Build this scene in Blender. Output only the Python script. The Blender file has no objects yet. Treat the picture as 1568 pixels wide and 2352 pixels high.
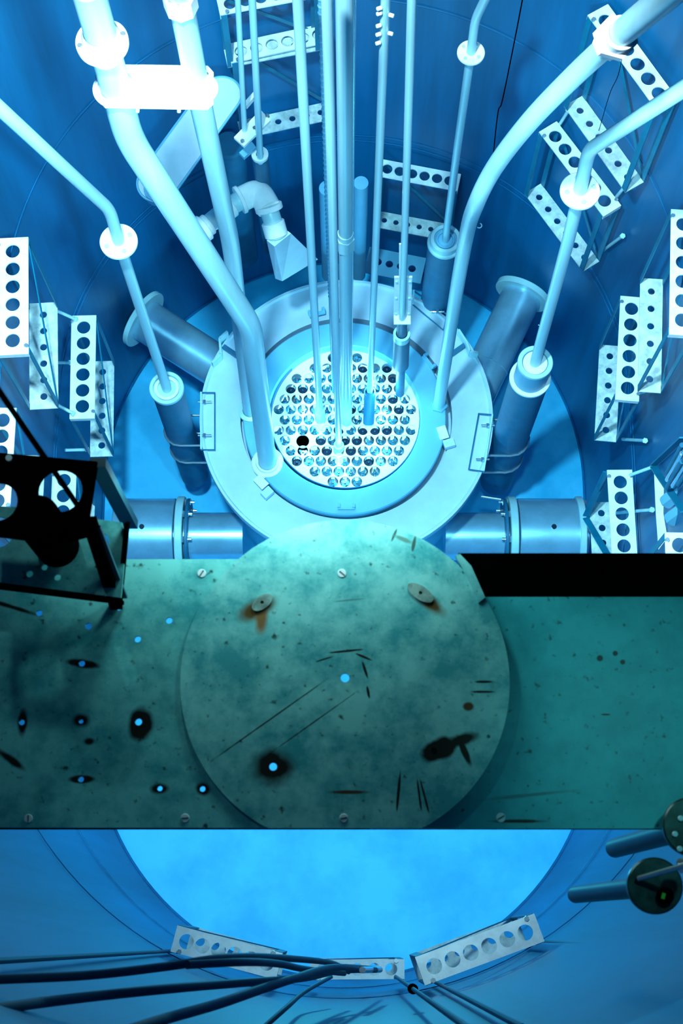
import bpy, bmesh, math, random
from mathutils import Vector, Matrix
random.seed(7)
C = bpy.context.scene.collection
sc = bpy.context.scene
PI = math.pi

# ------------------------------------------------------------------ camera
F = 3600.0
TAU = math.atan(974.0 / F)
CZ = 6.46
CAM = Vector((0, 0, CZ))
cd = bpy.data.cameras.new('camera'); cam = bpy.data.objects.new('camera', cd); C.objects.link(cam)
cam.location = CAM
cam.rotation_euler = (TAU, 0, 0)
cd.sensor_fit = 'VERTICAL'; cd.sensor_height = 36.0; cd.sensor_width = 24.0
cd.lens = F / 2352.0 * 36.0
cd.shift_x = -6.0 / 2352.0
cd.clip_start = 0.05; cd.clip_end = 60
cd.dof.use_dof = True; cd.dof.focus_distance = 4.6; cd.dof.aperture_fstop = 14
sc.camera = cam

# ------------------------------------------------------------------ world, lights, exposure
sc.view_settings.view_transform = 'Standard'; sc.view_settings.look = 'None'
sc.view_settings.gamma = 1.0; sc.view_settings.use_curve_mapping = False
sc.view_settings.exposure = 0.0
w = bpy.data.worlds.new('world'); sc.world = w; w.use_nodes = True
bg = w.node_tree.nodes['Background']
bg.inputs[0].default_value = (0.01, 0.30, 0.50, 1); bg.inputs[1].default_value = 0.05

def lamp(name, kind, loc, power, col, size=0.2, aim=None, spot=None, blend=0.3):
    d = bpy.data.lights.new(name, kind); o = bpy.data.objects.new(name, d); C.objects.link(o)
    o.location = loc; d.energy = power; d.color = col
    if kind == 'AREA': d.shape = 'DISK'; d.size = size
    else: d.shadow_soft_size = size
    if kind == 'SPOT': d.spot_size = math.radians(spot); d.spot_blend = blend
    if aim is not None:
        o.rotation_euler = (Vector(aim) - Vector(loc)).to_track_quat('-Z', 'Y').to_euler()
    return o
# lamp above the pool, added unseen lights, and blue glow from the core
lamp('pool_lamp', 'SPOT', (-0.42, 0.98, 6.0), 1180, (0.66, 0.93, 1.0), 0.09, aim=(0.02, 1.84, 0.9), spot=48, blend=0.4)
lamp('near_fill', 'SPOT', (0.15, 0.45, 4.0), 80, (0.62, 0.93, 1.0), 0.06, aim=(0.0, 0.35, 1.0), spot=52, blend=0.8)  # unseen, added under the deck to light the near racks
lamp('unseen_deck_light', 'SPOT', (-0.50, 0.98, 5.05), 3.5, (0.75, 1.0, 0.96), 0.015, aim=(-0.10, 0.35, 4.46), spot=70, blend=0.8)  # unseen, added so the frame's shadow falls down and right
for x_, w_ in ((-0.22, 1.6), (-0.06, 1.9), (0.09, 1.5)):
    lamp('unseen_deck_light', 'SPOT', (x_, 0.605, 4.535), w_, (0.75, 1.0, 0.96), 0.02, aim=(x_, 0.34, 4.46), spot=160, blend=0.5)  # unseen row added to brighten the far edge of the deck
for k in range(6):
    a = 0.5 + k * PI / 3
    lamp('core_glow', 'POINT', (0.17 * math.cos(a), 1.87 + 0.17 * math.sin(a), 1.0), 1.3, (0.30, 0.80, 1.0), 0.02)
lamp('unseen_deck_light', 'SPOT', (0.50, 0.42, 5.4), 6.5, (0.20, 1.0, 0.96), 0.03, aim=(0.42, 0.24, 4.46), spot=36, blend=1.0)  # unseen, added to brighten the right deck plate
lamp('underwater_fill', 'POINT', (0.0, 0.72, 1.25), 13, (0.08, 0.80, 1.0), 0.05)  # unseen, added below the deck to light near wall and floor
lamp('wall_fill', 'SPOT', (-0.10, 1.00, 4.1), 230, (0.55, 0.94, 1.0), 0.05, aim=(-1.0, 1.9, 2.7), spot=80, blend=1.0)  # unseen, added to brighten the upper left wall
lamp('wall_fill', 'SPOT', (0.25, 1.00, 4.1), 170, (0.55, 0.94, 1.0), 0.05, aim=(1.0, 1.7, 2.7), spot=80, blend=1.0)  # unseen, added to brighten the upper right wall

# ------------------------------------------------------------------ pixel -> world
SX, CX_ = math.sin(TAU), math.cos(TAU)
FW = Vector((0, SX, -CX_)); UP = Vector((0, CX_, SX)); RT = Vector((1, 0, 0))
def ray(px, py): return FW + RT * ((px - 790.0) / F) + UP * ((1176.0 - py) / F)
def D(px, py, t): return CAM + ray(px, py) * t             # at optical depth t
def Z(px, py, z):                                          # on the level z
    r = ray(px, py); return CAM + r * ((z - CZ) / r.z)
def V(px, py, xy):                                         # nearest to the plumb line through xy
    r = ray(px, py); h = Vector((r.x, r.y)); k = Vector((xy[0], xy[1])).dot(h) / h.dot(h)
    return CAM + r * k
def DEP(p): return (p - CAM).dot(FW)

# ------------------------------------------------------------------ materials
def mat(name, col, rough=0.5, metal=0.0, mottle=0.0, scale=8.0, col2=None, spec=0.5, streak=False, bump=0.0):
    m = bpy.data.materials.new(name); m.use_nodes = True
    nt = m.node_tree; b = nt.nodes['Principled BSDF']
    b.inputs['Base Color'].default_value = (*col, 1); b.inputs['Roughness'].default_value = rough
    b.inputs['Metallic'].default_value = metal; b.inputs['Specular IOR Level'].default_value = spec
    if mottle > 0 or col2:
        tc = nt.nodes.new('ShaderNodeTexCoord'); mp = nt.nodes.new('ShaderNodeMapping')
        n = nt.nodes.new('ShaderNodeTexNoise'); n.inputs['Scale'].default_value = scale; n.inputs['Detail'].default_value = 6
        n.inputs['Roughness'].default_value = 0.65
        if streak: mp.inputs['Scale'].default_value = (1, 1, 0.08)
        nt.links.new(tc.outputs['Object'], mp.inputs[0]); nt.links.new(mp.outputs[0], n.inputs['Vector'])
        cr = nt.nodes.new('ShaderNodeValToRGB')
        c2 = col2 or tuple(c * (1 - mottle) for c in col)
        cr.color_ramp.elements[0].position = 0.36; cr.color_ramp.elements[0].color = (*c2, 1)
        cr.color_ramp.elements[1].position = 0.60; cr.color_ramp.elements[1].color = (*col, 1)
        nt.links.new(n.outputs[0], cr.inputs[0]); nt.links.new(cr.outputs[0], b.inputs['Base Color'])
        if bump:
            bp = nt.nodes.new('ShaderNodeBump'); bp.inputs['Strength'].default_value = bump; bp.inputs['Distance'].default_value = 0.002
            nt.links.new(n.outputs[0], bp.inputs['Height']); nt.links.new(bp.outputs[0], b.inputs['Normal'])
    return m
M = dict(
    alu=mat('worn_aluminium', (0.50, 0.78, 0.84), 0.42, 0.1, 0.12, 14),
    pipe=mat('pipe_aluminium', (0.44, 0.76, 0.86), 0.38, 0.1, 0.22, 10, streak=True),
    steel=mat('polished_steel', (0.70, 0.76, 0.80), 0.22, 0.85, 0.1, 20),
    white=mat('white_anodised_plate', (0.92, 0.94, 0.95), 0.5, 0.0, 0.10, 26),
    rack=mat('rack_plate_aluminium', (0.92, 0.95, 0.96), 0.5, 0.0, 0.22, 18),
    rack2=mat('corroded_rack_plate', (0.72, 0.80, 0.80), 0.6, 0.0, 0.45, 22),
    refl=mat('reflector_can_aluminium', (0.56, 0.70, 0.82), 0.45, 0.0, 0.14, 5),
    ring=mat('rotary_rack_cover', (0.16, 0.46, 0.66), 0.42, 0.0, 0.14, 5),
    beam=mat('beam_port_aluminium', (0.42, 0.74, 0.92), 0.28, 0.6, 0.2, 7),
    chamber=mat('dark_chamber_can', (0.01, 0.16, 0.30), 0.5, 0.0, 0.25, 10),
    flute=mat('polished_fuel_top', (0.16, 0.55, 0.72), 0.12, 0.9),
    strap=mat('dull_strap_steel', (0.0, 0.20, 0.34), 0.5, 0.0, 0.25, 12),
    patch=mat('grey_filler_patch', (0.16, 0.36, 0.34), 0.8, 0.0, 0.6, 60),
    grid=mat('bright_grid_plate', (0.98, 0.98, 0.99), 0.35, 0.0),
    dark=mat('dark_fuel_cap', (0.008, 0.02, 0.05), 0.3, 0.3),
    blued=mat('blued_fuel_cap', (0.06, 0.26, 0.36), 0.25, 0.7),
    black=mat('black_paint_and_shade', (0.0008, 0.001, 0.0012), 0.8, 0.0, spec=0.0),  # black paint; also stands in for shade on the upturned deck edge
    tealbar=mat('grey_painted_channel', (0.01, 0.10, 0.14), 0.5, 0.1),
    rubber=mat('black_hose_rubber', (0.008, 0.09, 0.16), 0.55),
    grn=mat('green_indicator', (0.1, 0.6, 0.02), 0.4),
    dkst=mat('mottled_dark_steel', (0.02, 0.07, 0.07), 0.35, 0.4, 0.8, 30),
)
# tank wall: aluminium plate with faint seams and long streaks
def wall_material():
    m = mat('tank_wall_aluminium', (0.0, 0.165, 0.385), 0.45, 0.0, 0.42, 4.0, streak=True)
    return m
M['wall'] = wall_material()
M['floor'] = mat('tank_floor_aluminium', (0.05, 0.56, 0.90), 0.55, 0.0, 0, 3.2, col2=(0.0, 0.42, 0.74))

# ------------------------------------------------------------------ mesh helpers
def link(name, bm, m, root=None, smooth=True, keep=False):
    if root is not None: off = root_loc[root.name]
    else:
        xs = [v.co for v in bm.verts]
        off = Vector(((min(v.x for v in xs) + max(v.x for v in xs)) / 2, (min(v.y for v in xs) + max(v.y for v in xs)) / 2, min(v.z for v in xs)))
    for v in bm.verts: v.co -= off
    bmesh.ops.recalc_face_normals(bm, faces=bm.faces)
    me = bpy.data.meshes.new(name); bm.to_mesh(me); bm.free()
    if smooth:
        for p in me.polygons: p.use_smooth = True
        try: me.set_sharp_from_angle(angle=math.radians(35))
        except Exception: pass
    me.materials.append(M[m] if isinstance(m, str) else m)
    o = bpy.data.objects.new(name, me); C.objects.link(o)
    if root is not None: o.parent = root; root_loc[o.name] = off
    else: o.location = off; root_loc[o.name] = off
    return o
root_loc = {}
def thing(name, label, cat, loc, group=None):
    o = bpy.data.objects.new(name, None); C.objects.link(o); o.empty_display_size = 0.05
    o.location = loc; root_loc[o.name] = Vector(loc)
    o['label'] = label; o['category'] = cat
    if group: o['group'] = group
    return o
def tag(o, label, cat, group=None):
    o['label'] = label; o['category'] = cat
    if group: o['group'] = group
    return o
def sub(name, bm, m, part):        # a sub-part: parented to a part mesh that itself sits at its root's origin
    off = root_loc[part.name]
    o = link(name, bm, m, part); return o
def struct(o, kind='structure'): o['kind'] = kind; return o

def fillet(pts, R, n=8):
    if R <= 0 or len(pts) < 3: return [Vector(p) for p in pts]
    out = [Vector(pts[0])]
    for i in range(1, len(pts) - 1):
        a, b, c = Vector(pts[i - 1]), Vector(pts[i]), Vector(pts[i + 1])
        d1 = (a - b); d2 = (c - b); l = min(R, d1.length * 0.45, d2.length * 0.45)
        p = b + d1.normalized() * l; q = b + d2.normalized() * l
        for k in range(n + 1):
            t = k / n; out.append(p * (1 - t) ** 2 + b * 2 * t * (1 - t) + q * t * t)
    out.append(Vector(pts[-1])); return out
def tube(bm, pts, r, seg=20, R=0.0, caps=True, flat=None):
    P = fillet(pts, R); n = len(P)
    rad = (lambda i: r) if not isinstance(r, (list, tuple)) else None
    if rad is None:
        ls = [0]
        for i in range(1, n): ls.append(ls[-1] + (P[i] - P[i - 1]).length)
        rad = lambda i: r[0] + (r[1] - r[0]) * ls[i] / ls[-1]
    t = (P[1] - P[0]).normalized()
    u = t.orthogonal().normalized(); rings = []
    for i in range(n):
        tn = ((P[min(i + 1, n - 1)] - P[i]).normalized() + (P[i] - P[max(i - 1, 0)]).normalized())
        if tn.length < 1e-6: tn = t
        tn.normalize(); u = (u - tn * u.dot(tn)).normalized(); v = tn.cross(u)
        rr = rad(i)
        rings.append([bm.verts.new(P[i] + (u * math.cos(2 * PI * k / seg) + v * math.sin(2 * PI * k / seg)) * rr) for k in range(seg)])
    for a, b in zip(rings[:-1], rings[1:]):
        for k in range(seg): bm.faces.new((a[k], a[(k + 1) % seg], b[(k + 1) % seg], b[k]))
    if caps:
        bm.faces.new(rings[0]); bm.faces.new(rings[-1][::-1])
def lathe(bm, c, axis, prof, seg=40, close=True):
    """prof: (radius, height along axis); revolved about axis through c."""
    ax = Vector(axis).normalized(); u = ax.orthogonal().normalized(); v = ax.cross(u); c = Vector(c); rings = []
    for r, h in prof:
        if r < 1e-6: rings.append([bm.verts.new(c + ax * h)])
        else: rings.append([bm.verts.new(c + ax * h + (u * math.cos(2 * PI * k / seg) + v * math.sin(2 * PI * k / seg)) * r) for k in range(seg)])
    pairs = list(zip(rings[:-1], rings[1:]))
    if close and len(rings[0]) > 1 and len(rings[-1]) > 1: pairs.append((rings[-1], rings[0]))
    for a, b in pairs:
        for k in range(seg):
            if len(a) == 1 and len(b) == 1: break
            k2 = (k + 1) % seg
            if len(a) == 1: bm.faces.new((a[0], b[k2], b[k]))
            elif len(b) == 1: bm.faces.new((a[k], a[k2], b[0]))
            else: bm.faces.new((a[k], a[k2], b[k2], b[k]))
def cyl(bm, c, r, h, axis=(0, 0, 1), seg=32, bev=0.0):
    b = min(bev, r * 0.3, h * 0.3)
    if b > 0: lathe(bm, c, axis, [(0, 0), (r - b, 0), (r, b), (r, h - b), (r - b, h), (0, h)], seg, False)
    else: lathe(bm, c, axis, [(0, 0), (r, 0), (r, h), (0, h)], seg, False)
def annulus(bm, c, r0, r1, h, axis=(0, 0, 1), seg=64, bev=0.002):
    lathe(bm, c, axis, [(r0, 0), (r1 - bev, 0), (r1, bev), (r1, h - bev), (r1 - bev, h), (r0 + bev, h), (r0, h - bev)], seg)
def box(bm, c, sx, sy, sz, rz=0.0, mtx=None):
    vs = bmesh.ops.create_cube(bm, size=1.0)['verts']
    T = Matrix.Translation(Vector(c)) @ (mtx or Matrix.Rotation(rz, 4, 'Z')) @ Matrix.Diagonal((sx, sy, sz, 1))
    for v in vs: v.co = T @ v.co
def bar(bm, a, b, wdt, th, side=None):
    """flat bar from a to b, wdt across 'side', th thick"""
    a, b = Vector(a), Vector(b); t = (b - a).normalized()
    s = Vector(side) if side is not None else t.orthogonal()
    s = (s - t * s.dot(t)).normalized(); n = t.cross(s)
    vs = []
    for p in (a, b):
        for i, j in ((-1, -1), (1, -1), (1, 1), (-1, 1)): vs.append(bm.verts.new(p + s * (i * wdt / 2) + n * (j * th / 2)))
    for q in ((0, 3, 2, 1), (4, 5, 6, 7), (0, 1, 5, 4), (1, 2, 6, 5), (2, 3, 7, 6), (3, 0, 4, 7)): bm.faces.new([vs[i] for i in q])
def hexnut(bm, c, r, h, axis=(0, 0, 1)): lathe(bm, c, axis, [(0, 0), (r * .93, 0), (r, h * .12), (r, h * .88), (r * .93, h), (0, h)], 6, False)
def sheet(bm, outline, holes, z, th, res=28):
    """horizontal plate: outline [(x,y)..], holes [(x,y,r[,ry,ang])]; top at z, thickness th. Exact holes, watertight."""
    tmp = bmesh.new(); edges = []
    def loop(pts):
        vs = [tmp.verts.new((x, y, 0)) for x, y in pts]
        for i in range(len(vs)): edges.append(tmp.edges.new((vs[i], vs[(i + 1) % len(vs)])))
    loop(outline)
    for h in holes:
        x, y, r = h[:3]; ry = h[3] if len(h) > 3 else r; an = h[4] if len(h) > 4 else 0
        if len(h) > 5: loop(h[5]); continue
        loop([(x + r * math.cos(t) * math.cos(an) - ry * math.sin(t) * math.sin(an), y + r * math.cos(t) * math.sin(an) + ry * math.sin(t) * math.cos(an)) for t in [2 * PI * k / res for k in range(res)]])
    bmesh.ops.triangle_fill(tmp, use_beauty=True, use_dissolve=False, edges=edges)
    g = tmp.faces[:]
    ex = bmesh.ops.extrude_face_region(tmp, geom=g)
    for v in [e for e in ex['geom'] if isinstance(e, bmesh.types.BMVert)]: v.co.z -= th
    bmesh.ops.recalc_face_normals(tmp, faces=tmp.faces)
    me = bpy.data.meshes.new('tmp'); 
    for v in tmp.verts: v.co.z += z
    tmp.to_mesh(me); tmp.free(); bm.from_mesh(me); bpy.data.meshes.remove(me)
def stadium(c0, c1, r, n=40):
    """outline around the segment c0-c1"""
    a = math.atan2(c1[1] - c0[1], c1[0] - c0[0]); out = []
    for k in range(n + 1):
        t = a - PI / 2 + PI * k / n; out.append((c1[0] + r * math.cos(t), c1[1] + r * math.sin(t)))
    for k in range(n + 1):
        t = a + PI / 2 + PI * k / n; out.append((c0[0] + r * math.cos(t), c0[1] + r * math.sin(t)))
    return out
def bmn(): return bmesh.new()
def inside(v, mg=.02):
    y = min(max(v.y, CN[1]), CF[1]); return math.hypot(v.x, v.y - y) < TR - mg

# ------------------------------------------------------------------ the tank
TR, CN, CF = 1.03, (0.0, 0.864), (0.0, 1.87)
WATER = 4.28
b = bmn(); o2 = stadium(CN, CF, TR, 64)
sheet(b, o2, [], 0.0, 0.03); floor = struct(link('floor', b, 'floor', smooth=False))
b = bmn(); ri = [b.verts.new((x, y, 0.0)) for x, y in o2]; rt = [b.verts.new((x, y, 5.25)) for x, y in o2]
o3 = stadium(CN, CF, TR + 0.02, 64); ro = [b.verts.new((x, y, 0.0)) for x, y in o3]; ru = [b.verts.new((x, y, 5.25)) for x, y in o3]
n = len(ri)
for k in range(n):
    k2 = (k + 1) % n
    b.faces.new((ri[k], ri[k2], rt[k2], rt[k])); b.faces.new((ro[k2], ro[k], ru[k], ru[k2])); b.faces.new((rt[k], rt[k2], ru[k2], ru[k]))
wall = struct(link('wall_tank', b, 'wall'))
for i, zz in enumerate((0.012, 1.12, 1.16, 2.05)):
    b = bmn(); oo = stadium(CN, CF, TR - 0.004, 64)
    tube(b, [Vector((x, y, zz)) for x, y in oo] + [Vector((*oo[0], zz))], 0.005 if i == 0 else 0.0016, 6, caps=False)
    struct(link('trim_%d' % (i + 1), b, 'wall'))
# body of water in the tank
wm = bpy.data.materials.new('pool_water'); wm.use_nodes = True; nt = wm.node_tree; nt.nodes.remove(nt.nodes['Principled BSDF'])
va = nt.nodes.new('ShaderNodeVolumeAbsorption'); va.inputs['Color'].default_value = (0.72, 0.93, 0.985, 1); va.inputs['Density'].default_value = 0.40
nt.links.new(va.outputs[0], nt.nodes['Material Output'].inputs['Volume'])
b = bmn(); sheet(b, stadium(CN, CF, TR + 0.01, 64), [], WATER, WATER + 0.01)
water = struct(link('water', b, wm, smooth=False))
# concrete curb above the tank
M['curb'] = mat('pool_curb_concrete', (0.03, 0.06, 0.07), 0.8)

# ------------------------------------------------------------------ reflector and core
ZR = 0.89
RC = Z(795, 955, ZR); cx, cy = RC.x, RC.y
KC = Z(793, 961, ZR - 0.03)
T = thing('reflector', 'large round aluminium reflector can around the glowing core', 'reflector', (cx, cy, 0.12))
b = bmn(); lathe(b, (cx, cy, 0), (0, 0, 1), [(0.397, ZR - 0.09), (0.397, ZR - 0.012), (0.535, ZR - 0.012), (0.54, ZR), (0.549, ZR), (0.55, ZR - 0.004), (0.55, ZR - 0.05), (0.50, ZR - 0.06), (0.50, ZR - 0.60), (0.29, ZR - 0.60), (0.29, ZR - 0.09)], 128)
link('can', b, 'refl', T)
b = bmn(); annulus(b, (cx, cy, ZR - 0.60), 0.28, 0.47, 0.03); link('can_base', b, 'refl', T)
for k in range(4):
    a = PI / 4 + k * PI / 2; b = bmn(); bar(b, (cx + .4 * math.cos(a), cy + .4 * math.sin(a), 0.0), (cx + .4 * math.cos(a), cy + .4 * math.sin(a), ZR - .6), .06, .06); link('support_leg', b, 'refl', T, False)
# inner cover ring (rotary specimen rack)
ic = Z(791, 957, ZR + 0.02)
T = thing('rotary_rack', 'inner blue-grey ring of the rotary specimen rack with a dark groove around it', 'specimen rack', (ic.x, ic.y, ZR - 0.045))
b = bmn(); lathe(b, (ic.x, ic.y, 0), (0, 0, 1), [(0.283, ZR - 0.085), (0.283, ZR + 0.014), (0.288, ZR + 0.019), (0.375, ZR + 0.019), (0.379, ZR + 0.014), (0.379, ZR - 0.085), (0.3, ZR - .085)], 128)
link('cover_ring', b, 'ring', T)
for px, py, an in ((795, 1168, 0), (983, 833, -0.95), (728, 722, .25)):
    p = Z(px, py, ZR + 0.02); b = bmn()
    mt = Matrix.Rotation(an, 4, 'Z')
    box(b, p + Vector((0, 0, .006)), .062, .012, .012, an)
    for s in (-1, 1): box(b, p + mt @ Vector((s * .027, .008, .010)), .010, .016, .022, an)
    link('lifting_lug', b, 'ring', T, False)
for px, py, an in ((1030, 1022, .3), (614, 1135, .75)):
    p = Z(px, py, ZR + 0.0); b = bmn(); mt = Matrix.Rotation(an, 4, 'Z')
    box(b, p + mt @ Vector((0, 0, .014)), .040, .030, .028, an); link('clamp_block', b, 'refl', T, False)
    b = bmn(); q = p + mt @ Vector((-.01 if px > 800 else .01, .045, .024)); box(b, q, .034, .05, .006, an); link('clamp_tab', b, 'white', T, False)
# core recess wall
T = thing('core_shroud', 'round dark shroud lining the recess around the core', 'shroud', (KC.x, KC.y, 0.2))
b = bmn(); annulus(b, (KC.x, KC.y, ZR - .5), 0.2785, 0.2825, 0.50, seg=96, bev=.001); link('shroud_wall', b, 'chamber', T)

# grid plate with all its holes on a triangular lattice
PX = 27.6; rows = [821.5 + 23.75 * i for i in range(13)]
hol = []; RP = 168.0
for i, yy in enumerate(rows):
    off = PX / 2 if i % 2 == 0 else 0
    for k in range(-8, 9):
        x = 805.5 + off + k * PX - (PX if False else 0)
        q_ = Z(x, yy, ZR - .03)
        if abs(yy - 1011.5) < 3 and 670 < x < 720: continue
        if math.hypot(q_.x - KC.x, q_.y - KC.y) < .2775 - .0192 - .0025: hol.append((x, yy))
ZG = ZR - 0.03
b = bmn(); hl = []
for x, y in hol:
    p = Z(x, y, ZG); hl.append((p.x, p.y))
HR = 0.0200
sh = [(KC.x + .2775 * math.cos(2 * PI * k / 96), KC.y + .2775 * math.sin(2 * PI * k / 96)) for k in range(96)]
small = []
for x, y in hl:                                            # flux probe holes between the big ones
    pass
BH = Z(695, 1013, ZG)
sheet(b, sh, [(x, y, HR) for x, y in hl] + [(BH.x, BH.y, .0245)], ZG, 0.006, 24)
gp = link('grid_plate', b, 'grid', smooth=False); tag(gp, 'bright white perforated round grid plate over the core', 'grid plate')
# glow between the elements
gm = bpy.data.materials.new('cherenkov_glow'); gm.use_nodes = True; nt = gm.node_tree; nt.nodes.remove(nt.nodes['Principled BSDF'])
em = nt.nodes.new('ShaderNodeEmission'); em.inputs[0].default_value = (0.45, 0.85, 1, 1); em.inputs[1].default_value = 2.2
nt.links.new(em.outputs[0], nt.nodes['Material Output'].inputs['Surface'])
b = bmn(); cyl(b, (KC.x, KC.y, ZG - 0.30), 0.275, 0.16, seg=64); glow = link('core_glow_water', b, gm)
tag(glow, 'brilliant blue-white glowing water under the grid plate', 'water'); glow['kind'] = 'stuff'

# fuel elements: bright tri-fluted tops; some dark, some blued
def element(kind, lab, grp):
    t = thing('fuel_element', lab, 'fuel element', (0, 0, ZG - 0.14), grp)
    z0 = ZG - 0.15
    b = bmn(); lathe(b, (0, 0, z0), (0, 0, 1), [(0, 0), (.0155, 0), (.0155, .085), (.012, .10), (.006, .11), (0, .11)], 18, False)
    link('cladding', b, {'bright': 'flute', 'dark': 'dark', 'blued': 'blued'}[kind], t)
    b = bmn(); m_ = {'bright': 'flute', 'dark': 'dark', 'blued': 'blued'}[kind]
    if kind == 'dark': cyl(b, (0, 0, z0 + .111), .0178, .012, seg=20, bev=.003)
    else:
        for k in range(3):
            a = k * 2 * PI / 3
            bar(b, (0, 0, z0 + .118), (.0168 * math.cos(a), .0168 * math.sin(a), z0 + .118), .009 if kind == 'bright' else .014, .020, (-math.sin(a), math.cos(a), 0))
        cyl(b, (0, 0, z0 + .108), .008, .022, seg=12)
    link('spacer', b, m_, t)
    b = bmn(); lathe(b, (0, 0, z0 + .125), (0, 0, 1), [(0, 0), (.0045, 0), (.0045, .008), (.002, .012), (0, .012)], 10, False); link('pin', b, 'steel' if kind != 'dark' else 'blued', t)
    return t
b = bmn(); lathe(b, (BH.x, BH.y, ZG - .15), (0, 0, 1), [(0, 0), (.027, 0), (.027, .140), (.0255, .140), (.0255, .004), (0, .004)], 32, False)
tag(link('dark_opening_cup', b, 'black'), 'large round black opening in the left front part of the grid plate', 'opening')  # black cup added under the hole to stand in for its dark depth
E = {'bright': element('bright', 'fuel element with a shiny three-finned top in the grid plate', 'bright fuel elements in the core grid'),
     'dark': element('dark', 'fuel element with a nearly black top in the grid plate', 'dark-topped elements in the core grid'),
     'blued': element('blued', 'fuel element with a dull blue top in the grid plate', 'dull blue fuel elements in the core grid')}
used = {k: False for k in E}
darkpx = [(738, 821), (760, 821), (667, 892), (693, 892), (833, 843), (904, 843), (833, 914), (805, 940), (917, 939), (903, 915), (835, 986), (861, 986), (889, 986), (820, 986), (735, 1010), (793, 1010), (819, 1010), (749, 1034), (805, 1034), (680, 1058), (846, 1058), (778, 986), (860, 914), (903, 868)]
bluepx = [(820, 821), (707, 915), (750, 892), (652, 963), (943, 986), (917, 986), (903, 1010), (931, 1010), (819, 1058), (874, 1058), (750, 1082), (777, 1082), (763, 1105), (818, 1105), (707, 1058), (889, 1034), (806, 986), (720, 892), (931, 963), (903, 963), (790, 1105), (640, 938)]
darkpx.append((888, 843)); empty = []  # an empty dark hole, filled with a dark element as stand-in
tips = [(735, 962), (778, 1030), (795, 968), (848, 972), (918, 905)]
def near(p, L, d=11): return any(math.hypot(p[0] - a, p[1] - c) < d for a, c in L)
NTH = 'first second third fourth fifth sixth seventh eighth ninth tenth eleventh twelfth thirteenth'.split()
LOOK = {'bright': 'shiny three-finned fuel element', 'dark': 'black-topped fuel element', 'blued': 'dull blue fuel element'}
rowlist = sorted({round(py) for _, py in hol}); cnt = {}
for (px, py), (x, y) in zip(hol, hl):
    if near((px, py), tips, 12): continue
    k = 'dark' if near((px, py), darkpx, 12) else ('blued' if near((px, py), bluepx, 12) else 'bright')
    if not used[k]:
        r = E[k]; used[k] = True
    else:
        r = E[k].copy(); C.objects.link(r)
        for ch in E[k].children:
            c = ch.copy(); C.objects.link(c); c.parent = r
    q_ = round(py); cnt[q_] = cnt.get(q_, 0) + 1
    r['label'] = '%s, %s from left in the %s grid row from the far side' % (LOOK[k], NTH[cnt[q_] - 1], NTH[rowlist.index(q_)])
    r.location = (x, y, ZG - 0.14); r.rotation_euler = (0, 0, random.uniform(0, 6.28))
# ------------------------------------------------------------------ brackets on the reflector edge that hold the chambers
def edge_frame(pts, label, bolts):
    pw = [Z(px, py, ZR + .012) for px, py in pts]
    base = sum(pw, Vector()) / 4; base.z = ZR
    t = thing('edge_bracket', label, 'bracket', base, 'rectangular brackets on the reflector edge')
    b = bmn(); tube(b, [p for p in pw] + [pw[0]], .0035, 8); link('bracket_frame', b, 'chamber', t)
    b = bmn(); bar(b, pw[0], pw[3], .022, .006, (0, 0, 1)); link('bracket_web', b, 'alu', t, False)
    for px, py in bolts:
        q = Z(px, py, ZR + .012); b = bmn(); tube(b, [q + Vector((-.025, 0, 0)), q + Vector((.025, 0, 0))], .004, 8); cyl(b, q + Vector((-.006, 0, 0)), .009, .010, (1, 0, 0), 6); link('bolt', b, 'steel', t)
edge_frame([(462, 902), (493, 902), (493, 1033), (462, 1033)], 'thin rectangular bracket on the left edge of the reflector', [(470, 923), (470, 1000)])
edge_frame([(1130, 953), (1099, 950), (1076, 1078), (1110, 1083)], 'thin rectangular bracket on the right edge of the reflector', [(1120, 977), (1108, 1055)])
edge_frame([(950, 668), (1026, 722), (1018, 758), (948, 700)], 'thin rectangular bracket on the far edge of the reflector', [(1005, 716)])
for pts, lab in (([(488, 838), (508, 818), (505, 782), (523, 766)], 'folded angle clip at the upper left edge of the reflector'),
                 ([(1052, 762), (1070, 790), (1078, 812), (1097, 815)], 'folded angle clip at the upper right edge of the reflector')):
    b = bmn(); pw = [Z(px, py, ZR + .02) for px, py in pts]
    for a, c in zip(pw[:-1], pw[1:]): bar(b, a, c, .05, .008, (0, 0, 1))
    tag(link('edge_clip', b, 'alu', smooth=False), lab, 'clip')
for a_, c_, lab in (((513, 796), (560, 828), 'narrow dark channel across the reflector rim at the upper left'), ((1068, 792), (1028, 820), 'narrow dark channel across the reflector rim at the upper right')):
    b = bmn(); bar(b, Z(*a_, ZR + .004), Z(*c_, ZR + .004), .02, .016, (0, 0, 1)); tag(link('rim_channel', b, 'chamber', smooth=False), lab, 'channel')

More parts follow.
